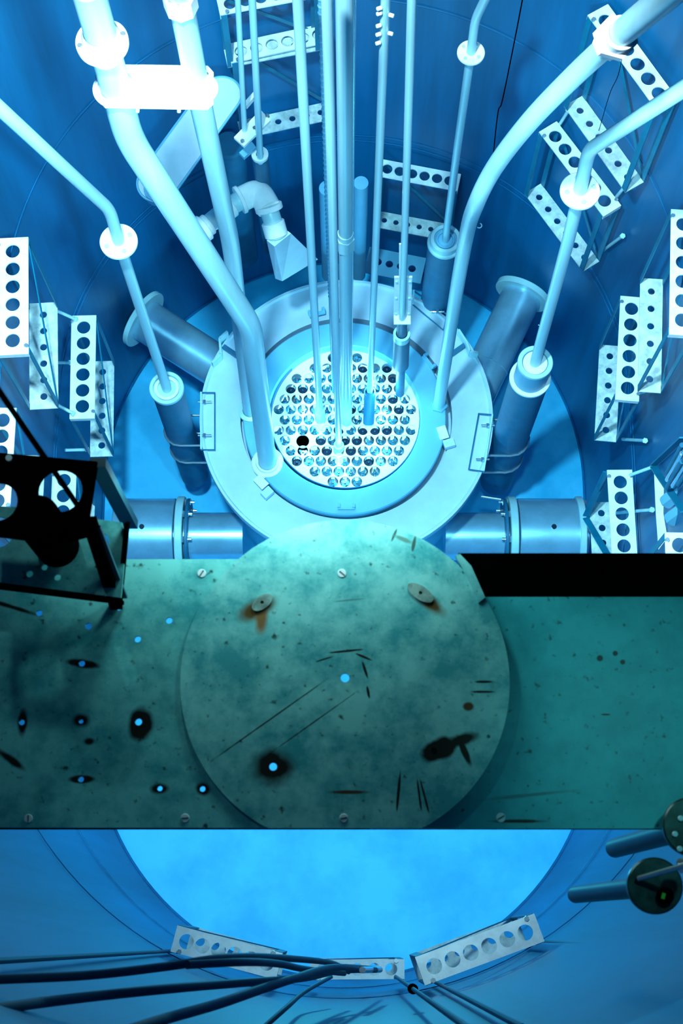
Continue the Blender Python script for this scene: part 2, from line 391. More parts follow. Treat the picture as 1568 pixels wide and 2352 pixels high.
# ------------------------------------------------------------------ beam ports
def beam(name, a, c, z, r, label, segs, wallend=True):
    A, B = Z(*a, z), Z(*c, z); ax = (B - A).normalized()
    while not inside(A, .05): A = A + ax * .01
    while inside(A, .05): A = A - ax * .01
    L = (B - A).length
    t = thing('beam_port', label, 'pipe', (A.x, A.y, z - r))
    b = bmn(); tube(b, [A, B], r, 48); link('port_tube', b, 'beam', t)
    for f0, f1, rr, nm in segs:
        P, Q = A + ax * L * f0, A + ax * L * f1
        b = bmn(); cyl(b, P, rr, (Q - P).length, ax, 56, .002); link(nm, b, 'beam' if 'flange' not in nm else 'alu', t)
    return t, A, B, ax
t, A, B, ax = beam('beam_port', (278, 700), (530, 862), .55, .086, 'fat aluminium beam port running from the reflector to the upper left wall', [(0, .05, .125, 'wall_flange')])
t, A, B, ax = beam('beam_port', (1248, 575), (1085, 915), .55, .082, 'fat aluminium beam port slanting from the reflector to the upper right wall', [(0, .05, .115, 'wall_flange'), (.70, .705, .0845, 'seam_band')])
zl = .46
def low_port(x_wall, x_f1, x_f2, x_in, label, s):
    yv = 1232
    A, B = Z(x_wall, yv, zl), Z(x_in, yv, zl); ax = (B - A).normalized()
    t = thing('beam_port', label, 'pipe', (A.x, A.y, zl - .15))
    b = bmn(); tube(b, [A, B], .094, 48); link('port_tube', b, 'beam', t)
    b = bmn(); q0, q1 = Z(x_f1, yv, zl), Z(x_f2, yv, zl); cyl(b, q0, .150, (q1 - q0).length, (q1 - q0), 64, .003); link('port_sleeve', b, 'beam', t)
    b = bmn(); q2 = q1 + ax * .006; cyl(b, q2, .158, .030, ax, 64, .003); f = link('flange', b, 'alu', t)
    b = bmn(); cyl(b, q1 + ax * .044, .150, .012, ax, 64, .002); link('gasket_ring', b, 'chamber', t)
    for k in range(8):
        a = 2 * PI * k / 8 + .33
        q = q2 + ax * .03 + Vector((0, math.cos(a) * .135, math.sin(a) * .135)); b = bmn(); hexnut(b, q, .014, .022, ax); cyl(b, q + ax * .02, .006, .016, ax, 10); link('bolt', b, 'steel', t)
    m = (q0 + q1) / 2 + Vector((0, 0, .148)); b = bmn(); cyl(b, m, .010, .008, seg=12); link('plug', b, 'dark', t)
    return t, q0, ax
low_port(290, 268, 405, 560, 'fat flanged beam port lying low at the left of the reflector', 1)
t, q0, ax = low_port(1345, 1335, 1186, 1020, 'fat flanged beam port lying low at the right of the reflector', -1)
b = bmn(); cyl(b, q0 + ax * .0, .158, .026, ax, 64, .003); link('outer_flange', b, 'alu', t)
for k in range(6):
    a = 2 * PI * k / 6 + .6; q = q0 - ax * .012 + Vector((0, math.cos(a) * .14, math.sin(a) * .14)); b = bmn(); hexnut(b, q, .012, .014, ax); link('bolt', b, 'steel', t)
b = bmn(); tube(b, [Z(1104, 1140, .62), Z(1150, 1147, .62)], .0045, 10); tag(link('threaded_rod', b, 'steel'), 'thin threaded rod above the bolts of the right beam port', 'rod')

# ------------------------------------------------------------------ chambers (cans) with support pipes, standing beside the reflector
def discflange(t, p, r, th, rp, nb=4, rb=None, ph=0.5, mt='white'):
    b = bmn(); annulus(b, p, rp, r, th, seg=64, bev=.002); f = link('flange', b, mt, t)
    for k in range(nb):
        a = ph + 2 * PI * k / nb; q = p + Vector((math.cos(a) * r * .68, math.sin(a) * r * .68, th)); b = bmn(); hexnut(b, q, r * .13, r * .09); sub('flange_bolt', b, 'alu', f)
def upper(name): pass
# left chamber
xyL = Z(412, 985, .86); topL = V(382, 890, xyL)
T = thing('ion_chamber', 'slim dark chamber can standing left of the reflector', 'chamber', (xyL.x, xyL.y, .25))
b = bmn(); cyl(b, (topL.x, topL.y, .25), .055, topL.z - .25 - .02, seg=40, bev=.004); link('chamber_body', b, 'chamber', T)
b = bmn(); annulus(b, (topL.x, topL.y, topL.z - .02), .047, .060, .02, seg=48); link('rim', b, 'alu', T)
b = bmn(); annulus(b, (topL.x, topL.y, topL.z - .018), .032, .043, .014, seg=48); link('inner_rim', b, 'white', T)
b = bmn(); cyl(b, (topL.x, topL.y, topL.z - .03), .048, .014, seg=40); link('lid', b, 'alu', T)
for zz, px in ((.84, 1000), (.62, 1085)):
    q = Vector((topL.x, topL.y, zz)); b = bmn(); pts = [q + Vector((.20, -.058, 0))]
    for k in range(9): a = -PI / 2 - k * PI / 8; pts.append(q + Vector((math.cos(a) * .06, math.sin(a) * .06, 0)))
    pts.append(q + Vector((.20, .058, 0))); tube(b, pts, .0045, 8); link('u_bolt', b, 'steel', T)
# pipe rising from it
def dpts(lst, dia): return [D(x, y, dia * F / wd) for x, y, wd in lst]
fl = V(273, 556, topL)
T = thing('chamber_pipe', 'thin bent pipe with a bolted round flange rising to the left from the slim chamber', 'pipe', topL)
b = bmn(); bend = V(252, 482, topL); tube(b, [topL - Vector((0, 0, .02)), fl, bend, D(-30, 222, DEP(bend) * .80)], .0165, 20, R=.05); link('pipe', b, 'pipe', T)
discflange(T, fl - Vector((0, 0, .004)), .052, .012, .012)
# right chamber
xyR = Z(1180, 1000, .86); topR = V(1229, 832, xyR)
T = thing('ion_chamber', 'wide dark chamber can with a stepped white rim standing right of the reflector', 'chamber', (xyR.x, xyR.y, .25))
zc = V(1221, 868, xyR).z
b = bmn(); cyl(b, (topR.x, topR.y, .25), .066, zc - .25, seg=48, bev=.003); link('chamber_body', b, 'chamber', T)
b = bmn(); annulus(b, (topR.x, topR.y, zc - .012), .055, .070, .014, seg=56); link('collar', b, 'white', T)
b = bmn(); cyl(b, (topR.x, topR.y, zc - .02), .056, topR.z - zc + .005, seg=48); link('upper_body', b, 'ring', T)
b = bmn(); annulus(b, (topR.x, topR.y, topR.z - .016), .043, .058, .018, seg=56); link('rim', b, 'alu', T)
b = bmn(); cyl(b, (topR.x, topR.y, topR.z - .014), .040, .008, seg=40); link('lid', b, 'white', T)
for zz in (.82, .60):
    q = Vector((topR.x, topR.y, zz)); b = bmn(); pts = [q + Vector((-.19, -.068, 0))]
    for k in range(9): a = -PI / 2 + k * PI / 8; pts.append(q + Vector((math.cos(a) * .071, math.sin(a) * .071, 0)))
    pts.append(q + Vector((-.16, .071, 0))); tube(b, pts, .005, 8); link('u_bolt', b, 'steel', T)
flR = V(1331, 440, topR)
T = thing('chamber_pipe', 'thin bent pipe with a bolted round flange rising to the right from the wide chamber', 'pipe', topR)
bR = V(1352, 345, topR)
b = bmn(); tube(b, [topR - Vector((0, 0, .02)), V(1304, 555, topR), flR, bR, D(1590, 190, DEP(bR) * .80)], .0175, 20, R=.05); link('pipe', b, 'pipe', T)
discflange(T, flR - Vector((0, 0, .004)), .051 * DEP(flR) / F * F / DEP(flR) * 1.0, .012, .012, ph=.2)
# far chamber
xyF = Z(1010, 690, .86); topF = V(1023, 548, xyF)
T = thing('ion_chamber', 'dark chamber can with a ringed lid behind the reflector', 'chamber', (xyF.x, xyF.y, .25))
b = bmn(); cyl(b, (topF.x, topF.y, .25), .060, topF.z - .25 - .03, seg=48, bev=.003); link('chamber_body', b, 'chamber', T)
b = bmn(); annulus(b, (topF.x, topF.y, topF.z - .04), .048, .063, .012, seg=56); link('collar', b, 'alu', T)
b = bmn(); annulus(b, (topF.x, topF.y, topF.z - .03), .040, .054, .032, seg=56); link('rim', b, 'alu', T)
b = bmn(); annulus(b, (topF.x, topF.y, topF.z - .015), .026, .034, .010, seg=48); cyl(b, (topF.x, topF.y, topF.z - .02), .042, .006, seg=40); link('lid', b, 'ring', T)
flF = V(1081, 122, topF)
T = thing('chamber_pipe', 'thin straight pipe with a bolted round flange rising from the far chamber', 'pipe', topF)
bF = V(1091, 45, topF)
b = bmn(); tube(b, [topF - Vector((0, 0, .02)), V(1050, 340, topF), flF, bF, D(1125, -25, DEP(bF) * .95)], .0125, 20, R=.05); link('pipe', b, 'pipe', T)
discflange(T, flF - Vector((0, 0, .004)), .0385, .010, .010, ph=.9)

# ------------------------------------------------------------------ the big coolant pipes
T = thing('coolant_pipe', 'thickest pipe, bent twice, from the ring up through the white plate at upper left', 'pipe', Z(612, 1068, ZR + .02))
p0 = Z(614, 1062, ZR + .02); p1 = V(575, 748, p0); dA = .066
pA = D(296, 318, 3.55); pB = V(262, 190, pA); pC = V(200, -30, pA)
b = bmn(); tube(b, [p0, p1, pA, pB, pC], .033, 32, R=.07); link('pipe', b, 'pipe', T)
b = bmn(); lathe(b, p0 - Vector((0, 0, .018)), (0, 0, 1), [(.034, 0), (.058, 0), (.060, .004), (.060, .014), (.056, .018), (.044, .020), (.042, .03), (.034, .03)], 48); link('foot_flange', b, 'white', T)
fA = V(236, 102, pA)
b = bmn(); annulus(b, fA, .030, .0535, .014, seg=64); f = link('flange', b, 'white', T)
b = bmn(); lathe(b, fA + Vector((0, 0, .0)), (0, 0, 1), [(.034, -.04), (.040, -.0), (.040, .03), (.034, .045)], 40); link('collar', b, 'white', T)
for k in range(4):
    a = .3 + 2 * PI * k / 4; b = bmn(); hexnut(b, fA + Vector((math.cos(a) * .045, math.sin(a) * .045, .014)), .006, .006); sub('flange_bolt', b, 'steel', f)
q0 = Z(574, 945, ZR + .02)
T = thing('coolant_pipe', 'straight pipe just right of the twice-bent thick one, passing through the white plate', 'pipe', q0)
qa = V(530, 560, q0); qb = D(460, 235, 3.45); qc = D(409, -30, 3.0)
b = bmn(); tube(b, [q0, qa, qb, qc], .0255, 28, R=.12); link('pipe', b, 'pipe', T)
b = bmn(); lathe(b, q0 - Vector((0, 0, .005)), (0, 0, 1), [(.027, 0), (.042, 0), (.042, .014), (.027, .018)], 40); link('foot_collar', b, 'alu', T)
q = D(414, 4, 3.05); b = bmn(); lathe(b, q, (qc - qb), [(.027, -.02), (.034, -.02), (.034, .03), (.027, .03)], 8); link('coupling', b, 'white', T)
# flat white plate clamped round both
zp = V(262, 205, pA).z
T = thing('pipe_plate', 'thick white plate with cut corners holding the two big pipes at upper left', 'plate', Z(355, 200, zp))
b = bmn(); sheet(b, [tuple(Z(px, py, zp)[:2]) for px, py in ((219, 168), (219, 222), (240, 243), (476, 247), (490, 234), (490, 166), (477, 151), (286, 148), (226, 158))], [], zp, .010); link('plate', b, 'white', T, False)
for px in (316, 411):
    q = Z(px, 246, zp - .008); b = bmn(); cyl(b, q, .004, .012, (0, -1, 0), 8); link('bolt', b, 'alu', T)
for px, py, r in ((262, 203, .040), (458, 203, .034)):
    q = Z(px, py, zp); b = bmn(); lathe(b, q, (0, 0, 1), [(r - .006, 0), (r + .006, 0), (r - .003, .012), (r - .006, .012)], 40); link('weld_collar', b, 'white', T)

# right curved pipe with union
g0 = Z(1008, 930, ZR + .02); g1 = V(1040, 720, g0); g2 = V(1070, 545, g0)
T = thing('coolant_pipe', 'smoothly curved pipe with a hexagonal union at upper right', 'pipe', g0)
gl = [g0, g1, g2, D(1092, 470, 3.95), D(1135, 385, 3.72), D(1215, 280, 3.4), D(1320, 172, 3.1), D(1415, 85, 2.85)]
def smoothpath(P, n=6):
    out = []
    for i in range(len(P) - 1):
        a = P[max(i - 1, 0)]; b_ = P[i]; c = P[i + 1]; d = P[min(i + 2, len(P) - 1)]
        for k in range(n):
            t = k / n; out.append(0.5 * ((2 * b_) + (c - a) * t + (2 * a - 5 * b_ + 4 * c - d) * t * t + (3 * b_ - a - 3 * c + d) * t ** 3))
    out.append(P[-1]); return out
b = bmn(); tube(b, smoothpath(gl), .0215, 28); link('pipe', b, 'pipe', T)
u0 = D(1403, 96, 2.88); u1 = D(1450, 55, 2.74); ua = (u1 - u0).normalized()
b = bmn(); tube(b, [u0, D(1580, -50, 2.45)], .0245, 28); link('upper_pipe', b, 'pipe', T)
b = bmn(); L = (u1 - u0).length
lathe(b, u0 - ua * .01, ua, [(.022, 0), (.033, 0), (.033, .026), (.024, .026)], 8); lathe(b, u0 + ua * .02, ua, [(.022, 0), (.041, 0), (.041, .022), (.024, .022)], 6); lathe(b, u0 + ua * .045, ua, [(.022, 0), (.031, 0), (.031, .03), (.024, .03)], 32)
link('union', b, 'white', T)
b = bmn(); lathe(b, g0 - Vector((0, 0, .01)), (0, 0, 1), [(.022, 0), (.033, 0), (.033, .020), (.022, .026)], 6); link('foot_nut', b, 'ring', T)

# ------------------------------------------------------------------ straight tubes over the core
def riser(bx, by, tx, ty, wpx, name, label, cat, mt, z=ZG + .02, seg=20, extra=None):
    p = Z(bx, by, z); q = V(tx, ty, p); r = wpx / 2 / F * DEP(p)
    t = thing(name, label, cat, p)
    b = bmn(); tube(b, [p, q], r, seg); link('tube', b, mt, t)
    return t, p, q, r
def along(p, q, py):      # the point of p-q that falls on image row py
    lo, hi = 0.0, 1.0
    for _ in range(40):
        m_ = (lo + hi) / 2; s = p.lerp(q, m_) - CAM; y = 1176 - F * s.dot(UP) / s.dot(FW)
        if y > py: lo = m_
        else: hi = m_
    return p.lerp(q, lo)
def sleeve(t, p, q, y0, y1, r, mt, name, rin=.003, seg=28):
    a, c = along(p, q, y0), along(p, q, y1); b = bmn(); ax = (c - a); L = ax.length
    lathe(b, a, ax, [(rin, 0), (r, 0), (r, L), (rin, L)], seg); link(name, b, mt, t)
t, p, q, r = riser(735, 962, 683, -20, 15, 'control_rod_tube', 'straight bright tube left of the tight middle bundle', 'tube', 'pipe')
sleeve(t, p, q, 968, 940, .0195, 'alu', 'foot_socket', .012)
t, p, q, r = riser(778, 1030, 750, -20, 14.5, 'control_rod_tube', 'slender bright tube of the middle bundle reaching nearest the front of the core', 'tube', 'pipe')
sleeve(t, p, q, 1036, 1022, .0190, 'alu', 'foot_socket', .011)
t, p, q, r = riser(795, 968, 791, -20, 24, 'control_rod_tube', 'widest upright tube in the middle bundle, with a hexagonal coupling', 'tube', 'pipe')
sleeve(t, p, q, 570, 545, .026, 'alu', 'coupling', .015, 6); sleeve(t, p, q, 545, 535, .022, 'alu', 'coupling_neck', .015)
t, p, q, r = riser(806, 962, 814, -20, 4, 'guide_wire', 'thin rod hugging the right side of the widest middle tube', 'rod', 'steel')
t, p, q, r = riser(766, 900, 736, -20, 8, 'chain_guide', 'narrow ribbed rod at the left side of the middle bundle', 'rod', 'ring', seg=10)
b = bmn()
for k in range(60):
    s = p.lerp(q, .35 + k * .0108); lathe(b, s, q - p, [(r * .9, 0), (r * 1.25, .004), (r * 1.25, .010), (r * .9, .014)], 8)
link('ribs', b, 'ring', t)
t, p, q, r = riser(849, 900, 886, -20, 13.5, 'control_rod_tube', 'bright tube with white clips at its top, right of the middle bundle', 'tube', 'pipe', z=ZG + .10)
b = bmn(); s0 = along(p, q, 908); s1 = Z(846, 972, ZG + .01); lathe(b, s1, s0 - s1, [(.010, 0), (.0205, 0), (.0205, (s0 - s1).length), (.016, (s0 - s1).length), (.016, (s0 - s1).length - .01)], 28); link('ribbed_sleeve', b, 'chamber', t)
b = bmn(); lathe(b, s0, q - p, [(.017, -.004), (.0215, -.004), (.0215, .006), (.017, .006)], 32); link('sleeve_rim', b, 'alu', t)
for k, (yy, sx) in enumerate(((88, -1), (68, -1), (48, -1), (20, -1), (66, 1), (24, 1), (8, -1))):
    s = along(p, q, yy); b = bmn(); cyl(b, s + Vector((sx * .008, -.010, 0)), .0045, .012, (sx * .9, -.4, .1), 10, .001); link('clip', b, 'white', t)
t, p, q, r = riser(918, 905, 946, -20, 13, 'control_rod_tube', 'tube farthest right over the core, running through a bolted bracket', 'tube', 'pipe', z=ZG + .01)
sleeve(t, p, q, 903, 830, .0165, 'chamber', 'lower_sleeve', .004)
sleeve(t, p, q, 838, 775, .0285, 'chamber', 'wide_sleeve', .004); sleeve(t, p, q, 776, 766, .0290, 'alu', 'sleeve_rim', .02)
sleeve(t, p, q, 775, 735, .0175, 'chamber', 'neck', .004)
a_, c_ = along(p, q, 732), along(p, q, 645)
T = thing('clamp_bracket', 'small upright white bracket with corner bolts clamping the rightmost core tube', 'bracket', a_)
b = bmn(); bar(b, a_ + Vector((0, .014, 0)), c_ + Vector((0, .014, 0)), .056, .006, (1, 0, 0)); bar(b, a_ + Vector((0, -.0, -.004)), a_ + Vector((0, .0, .002)), .056, .04, (1, 0, 0)); link('back_plate', b, 'white', T, False)
for s in (-1, 1):
    for tt in (.08, .5, .92):
        b = bmn(); hexnut(b, a_.lerp(c_, tt) + Vector((s * .021, .010, 0)), .005, .005, (0, -1, 0)); link('bolt', b, 'alu', T)
b = bmn(); tube(b, [along(p, q, 636) + Vector((-.011, 0, 0)), along(p, q, 560) + Vector((-.013, 0, 0))], .003, 8); tag(link('sensor_rod', b, 'white'), 'short white rod beside the rightmost core tube above its bracket', 'rod')
s = along(p, q, 440); b = bmn(); tube(b, [s + Vector((-.008, -.004, 0)), s + Vector((-.008, -.004, .10))], .0022, 8); tag(link('sensor_rod', b, 'white'), 'short white rod high on the rightmost core tube below the far rack', 'rod')

# ------------------------------------------------------------------ things behind, upper left
def post(bx, by, z, ty, wpx, mt, name, label, cat, tx=None):
    p = Z(bx, by, z); r = wpx / 2 / F * DEP(p)
    k = (2150 - ty) / (2150 - by); tx_ = tx if tx is not None else 790 + (bx - 790) * k
    q = V(tx_, ty, p); b = bmn(); tube(b, [p, q], r, 28); return tag(link(name, b, mt), label, cat), p, q, r
_, pj, qj, _ = post(598, 372, 2.1, -20, 15, 'pipe', 'rack_hanger', 'right one of the two thin poles behind the white plate', 'pole', tx=578)
_, pk, qk, _ = post(563, 330, 2.2, -20, 12, 'pipe', 'rack_hanger', 'left one of the two thin poles behind the white plate', 'pole', tx=545)
b = bmn(); c = Z(597, 358, 2.12); lathe(b, c, (0, 0, 1), [(.012, 0), (.026, 0), (.026, .012), (.012, .012)], 32); tag(link('pole_collar', b, 'white'), 'small white round collar at the foot of the right thin pole', 'collar')
b = bmn(); c = Z(598, 362, 2.10); cyl(b, c - Vector((0, 0, .28)), .0245, .28, seg=28); tag(link('dark_pipe', b, 'chamber'), 'dark pipe hanging below the small white collar', 'pipe')
T = thing('pole_clamp', 'white two-bolt clamp joining the two thin poles', 'clamp', Z(582, 290, 2.25))
for i, (pts) in enumerate((((537, 315), (560, 336), (621, 276), (598, 252)), )):
    b = bmn(); sheet(b, [tuple(Z(x, y, 2.28)[:2]) for x, y in pts], [], 2.28, .012); link('clamp_plate', b, 'white', T, False)
b = bmn(); sheet(b, [tuple(Z(x, y, 2.35)[:2]) for x, y in ((560, 235), (566, 243), (592, 212), (586, 206))], [], 2.35, .02); link('clamp_ear', b, 'white', T, False)
b = bmn(); sheet(b, [tuple(Z(x, y, 2.16)[:2]) for x, y in ((549, 350), (560, 362), (588, 338), (578, 325))], [], 2.16, .015); link('clamp_foot', b, 'ring', T, False)
for px, py in ((557, 326), (585, 296), (614, 268)):
    b = bmn(); hexnut(b, Z(px, py, 2.28), .007, .008); link('bolt', b, 'steel', T)
# tilted stadium shaped tray
T = thing('tilted_tray', 'slanting flat tray with a rounded end behind the white plate', 'tray', Z(430, 330, 1.9))
b = bmn(); e1, e0 = Z(508, 218, 2.0), Z(362, 420, 2.0)
sheet(b, stadium(e0[:2], e1[:2], .062), [], 2.0, .012); link('tray_plate', b, 'refl', T, False)
b = bmn(); oo = stadium(e0[:2], e1[:2], .064); tube(b, [Vector((x, y, 2.0)) for x, y in oo] + [Vector((*oo[0], 2.0))], .004, 6); link('tray_rim', b, 'ring', T)
b = bmn(); c = Z(525, 330, 1.45); k = V(560, 590, c); cyl(b, Vector((c.x, c.y, k.z)), .055, c.z - k.z, seg=36, bev=.008); tag(link('dark_pipe', b, 'chamber'), 'wide dark closed pipe hanging under the rounded tray', 'pipe')
c = Z(603, 500, 1.0); b = bmn(); cyl(b, Vector((c.x, c.y, Z(603, 500, 1.0).z - .3)), .014, 0.5, seg=24, bev=.005); tag(link('dark_pipe', b, 'chamber'), 'slim dark pipe between the wide dark pipe and the nozzle', 'pipe')
c = Z(358, 430, 2.02); b = bmn(); lathe(b, c - Vector((0, 0, .06)), (0, 0, 1), [(0, 0), (.035, 0), (.04, .01), (.04, .05), (0, .05)], 32, False); tag(link('boss_cap', b, 'ring'), 'round boss at the lower end of the tilted tray', 'cap')

# white elbow with fan nozzle
zE = 1.95
T = thing('spray_nozzle', 'white elbow pipe ending in a flared box nozzle above the far rim', 'nozzle', Z(620, 560, 1.1))
e = [Z(462, 528, zE), Z(545, 462, zE), Z(594, 438, zE), Z(618, 480, zE), Z(636, 545, zE - .06)]
b = bmn(); tube(b, [e[0], e[1], e[2], e[3], e[4]], .030, 28, R=.06); link('elbow_pipe', b, 'alu', T)
def band(a, c_, f0, f1, r, nm='band', mt='white'):
    A, B = a.lerp(c_, f0), a.lerp(c_, f1); b = bmn(); cyl(b, A, r, (B - A).length, B - A, 32, .002); link(nm, b, mt, T)
band(e[0], e[1], -.05, .10, .044); band(e[0], e[1], .10, .22, .036); band(e[0], e[1], .62, .84, .036); band(e[1], e[2], .05, .22, .046)
band(e[3], e[4], -.15, .05, .044); band(e[3], e[4], .45, .95, .037)
b = bmn(); tube(b, fillet([e[1].lerp(e[2], .2), e[2], e[3]], .07), .040, 28); link('elbow', b, 'white', T)
top = [Z(x, y, zE - .07) for x, y in ((617, 545), (650, 522), (662, 535), (630, 560))]
bot = [Z(x, y, zE - .40) for x, y in ((632, 640), (712, 578), (730, 596), (648, 646))]
top = [Z(x, y, zE - .05) for x, y in ((612, 552), (652, 524), (668, 536), (630, 566))]
b = bmn(); A = [b.verts.new(v) for v in top]; B = [b.verts.new(v) for v in bot]
b.faces.new(A[::-1]); b.faces.new(B)
for k in range(4): b.faces.new((A[k], A[(k + 1) % 4], B[(k + 1) % 4], B[k]))
link('flared_box', b, 'refl', T, False)
# far upright pipes
for bx, ty, wpx, lab in ((756, 432, 34, 'dim upright pipe behind the reflector, left of the middle bundle'), (824, 420, 30, 'dim upright pipe behind the reflector, right of the middle bundle')):
    post(bx, 632, .6, ty, wpx, 'ring', 'far_pipe', lab, 'pipe')
# stand with round openings half hidden at the far rim
T0 = Z(905, 605, .3); b = bmn(); a_, c_ = Z(842, 596, .3), Z(972, 622, .3)
d_ = (c_ - a_); n_ = Vector((d_.y, -d_.x, 0)).normalized() * .06
ol = [a_ + n_, c_ + n_, c_ - n_, a_ - n_]
sheet(b, [(v.x, v.y) for v in ol], [((a_.lerp(c_, f)).x, (a_.lerp(c_, f)).y, .016) for f in (.2, .4, .6, .8)], .3, .006)
tag(link('perforated_strip', b, 'ring', smooth=False), 'dim strip with round holes low behind the reflector', 'strip')
# thin black wire
b = bmn(); tube(b, smoothpath([D(1203, -20, 3.6), D(1180, 100, 3.9), D(1153, 232, 4.2), D(1143, 260, 4.3), D(1131, 370, 4.6)]), .0016, 6); tag(link('signal_wire', b, 'black'), 'thin black wire hanging right of the far flange', 'wire')
b = bmn(); tube(b, smoothpath([D(1436, 90, 3.6), D(1420, 170, 3.9), D(1400, 215, 4.1), D(1375, 300, 4.4)]), .0009, 6); tag(link('signal_wire', b, 'black'), 'hair-thin wire crossing the upper right racks', 'wire')
for (px, py, lab) in ((1100, 518, 'tiny hook beside the curved pipe above the right beam port'), (1240, 742, 'tiny hook beside the right chamber pipe')):
    b = bmn(); c = Z(px, py, 1.0); tube(b, [c + Vector((math.cos(a) * .010, math.sin(a) * .010, 0)) for a in [(-2.4 + k * .5) for k in range(8)]], .0022, 6); tag(link('wire_hook', b, 'alu'), lab, 'hook')

# ------------------------------------------------------------------ storage racks on the wall
def inside(v, mg=.02):
    y = min(max(v.y, CN[1]), CF[1]); return math.hypot(v.x, v.y - y) < TR - mg
def Zin(px, py, z, mg=.02):
    while not inside(Z(px, py, z), mg): z += .01
    return Z(px, py, z)
def fit(h0, h1, n, wpx, z, ends):
    while True:
        A, B = Z(*h0, z), Z(*h1, z); ax = (B - A).normalized(); nn = Vector((-ax.y, ax.x, 0)); p = (B - A).length / (n - 1)
        wd = wpx * DEP((A + B) / 2) / F
        if all(inside(c + ax * e * p * .78 + nn * s_ * wd / 2) for c, e in ((A, -ends[0]), (B, ends[1])) for s_ in (-1, 1)): return z
        z += .01
def rack(h0, h1, n, hr, wpx, z, drop, label, nsm=7, smooth_r=.55, ends=(1.0, 1.0), straps=True, shift=0.0, diag=True, clear=False):
    z = fit(h0, h1, n, wpx, z, ends)
    A, B = Z(*h0, z), Z(*h1, z); L = (B - A).length; pitch = L / (n - 1); ax = (B - A) / L; nn = Vector((-ax.y, ax.x, 0))
    s = DEP((A + B) / 2) / F; wd = wpx * s; r = hr * s; e0 = A - ax * pitch * .74 * ends[0]; e1 = B + ax * pitch * .74 * ends[1]
    t = thing('fuel_storage_rack', label, 'rack', ((A.x + B.x) / 2, (A.y + B.y) / 2, z - drop), 'perforated fuel storage racks along the tank wall')
    ol = [e0 - nn * wd / 2, e1 - nn * wd / 2, e1 + nn * wd / 2, e0 + nn * wd / 2]
    b = bmn(); sheet(b, [(v.x, v.y) for v in ol], [((A + ax * pitch * k).x, (A + ax * pitch * k).y, r) for k in range(n)], z, .005); tp = link('top_plate', b, 'rack', t, False)
    for k in (0, 1):
        b = bmn(); bar(b, ol[0 if k == 0 else 1], ol[3 if k == 0 else 2], .022, .004, (0, 0, 1))
        for v in b.verts: v.co.z -= .012
        sub('end_lip', b, 'rack', tp)
    z2 = z - drop
    b = bmn(); sheet(b, [(v.x, v.y) for v in ol], [((A + ax * pitch * k).x, (A + ax * pitch * k).y, r * smooth_r) for k in range(n)], z2, .005); link('bottom_plate', b, 'rack2', t, False)
    if straps:
        for v in ol:
            b = bmn(); w_ = Vector((v.x, v.y, 0)); c0 = (ol[0] + ol[2]) / 2
            inw = ax if (v - c0).dot(ax) < 0 else -ax
            p = w_ + inw * .010
            bar(b, Vector((p.x, p.y, z2)), Vector((p.x, p.y, z - .004)), .020, .003, ax)
            link('strap', b, 'strap', t, False)
        if diag:
            for sgn in (1,):
                b = bmn(); off = nn * sgn * wd / 2
                P0 = e0 + off + ax * .01; P1 = e1 + off - ax * .01
                bar(b, Vector((P0.x, P0.y, z - .01)), Vector((P1.x, P1.y, z2)), .014, .003, ax); link('diagonal_brace', b, 'strap', t, False)
    for v in (ol[0], ol[2]):
        c0 = (ol[0] + ol[2]) / 2; q = v + (c0 - v).normalized() * .022; b = bmn(); hexnut(b, Vector((q.x, q.y, z)), .007, .008); link('bolt', b, 'steel', t)
    return t
z47, z53 = 1.85, 1.30
rack((29, 577), (29, 782), 6, 16.5, 72, 1.93, .48, 'rack highest at the left edge of the picture, six round holes')
rack((192, 752), (189, 933), 6, 15.5, 57, 1.42, .44, 'left rack standing lower and nearer the reflector, six round holes')
rack((6, 965), (-6, 1150), 6, 16.5, 60, 1.85, .45, 'rack half hidden above the black bracket at the left edge')
rack((147, 1103), (140, 1284), 6, 15.5, 56, 1.42, .40, 'rack seen through the round opening of the black bracket')
rack((1569, 515), (1566, 735), 6, 16.5, 58, 1.93, .48, 'rack highest at the right edge, mostly cut off by the frame')
rack((1450, 709), (1441, 891), 6, 15.5, 54, 1.42, .44, 'right rack standing lower beside the right chamber, six round holes')
rack((1424, 1107), (1435, 1291), 6, 15.5, 58, 1.42, .40, 'right rack whose lower end disappears behind the dark deck edge')
rack((1560, 1252), (1567, 1440), 6, 17.5, 66, 1.80, .40, 'rack peeping over the dark deck edge at the far right')
rack((1391, 47), (1513, 214), 6, 17, 56, 1.75, .50, 'slanting rack highest at upper right, behind the hexagonal union')
rack((1275, 313), (1388, 461), 6, 15, 50, 1.30, .44, 'slanting rack behind the right round flange')
rack((553, 117), (731, 79), 6, 14.5, 50, 1.42, .50, 'rack on the far wall behind the poles at upper left')
rack((528, 8), (704, -25), 6, 14.5, 50, 1.72, .30, 'rack on the far wall cut off by the top of the frame')
rack((889, 388), (1032, 415), 6, 12, 44, .86, .44, 'small rack on the far wall behind the core tubes')
rack((428, 2163), (612, 2212), 6, 17, 60, 1.95, .40, 'rack at the near wall with its right end under the hoses', smooth_r=.7)
rack((742, 2227), (898, 2226), 5, 14, 44, 1.85, .30, 'short level rack at the near wall where the hoses end', smooth_r=.7)
rack((997, 2219), (1206, 2142), 6, 18, 66, 1.95, .40, 'slanting rack at the near wall, clear of all hoses', smooth_r=.7)
def rod(pts, wpx_or_r, mt, name, label, cat='rod'):
    b = bmn(); tube(b, pts, wpx_or_r, 10); return tag(link(name, b, mt), label, cat)
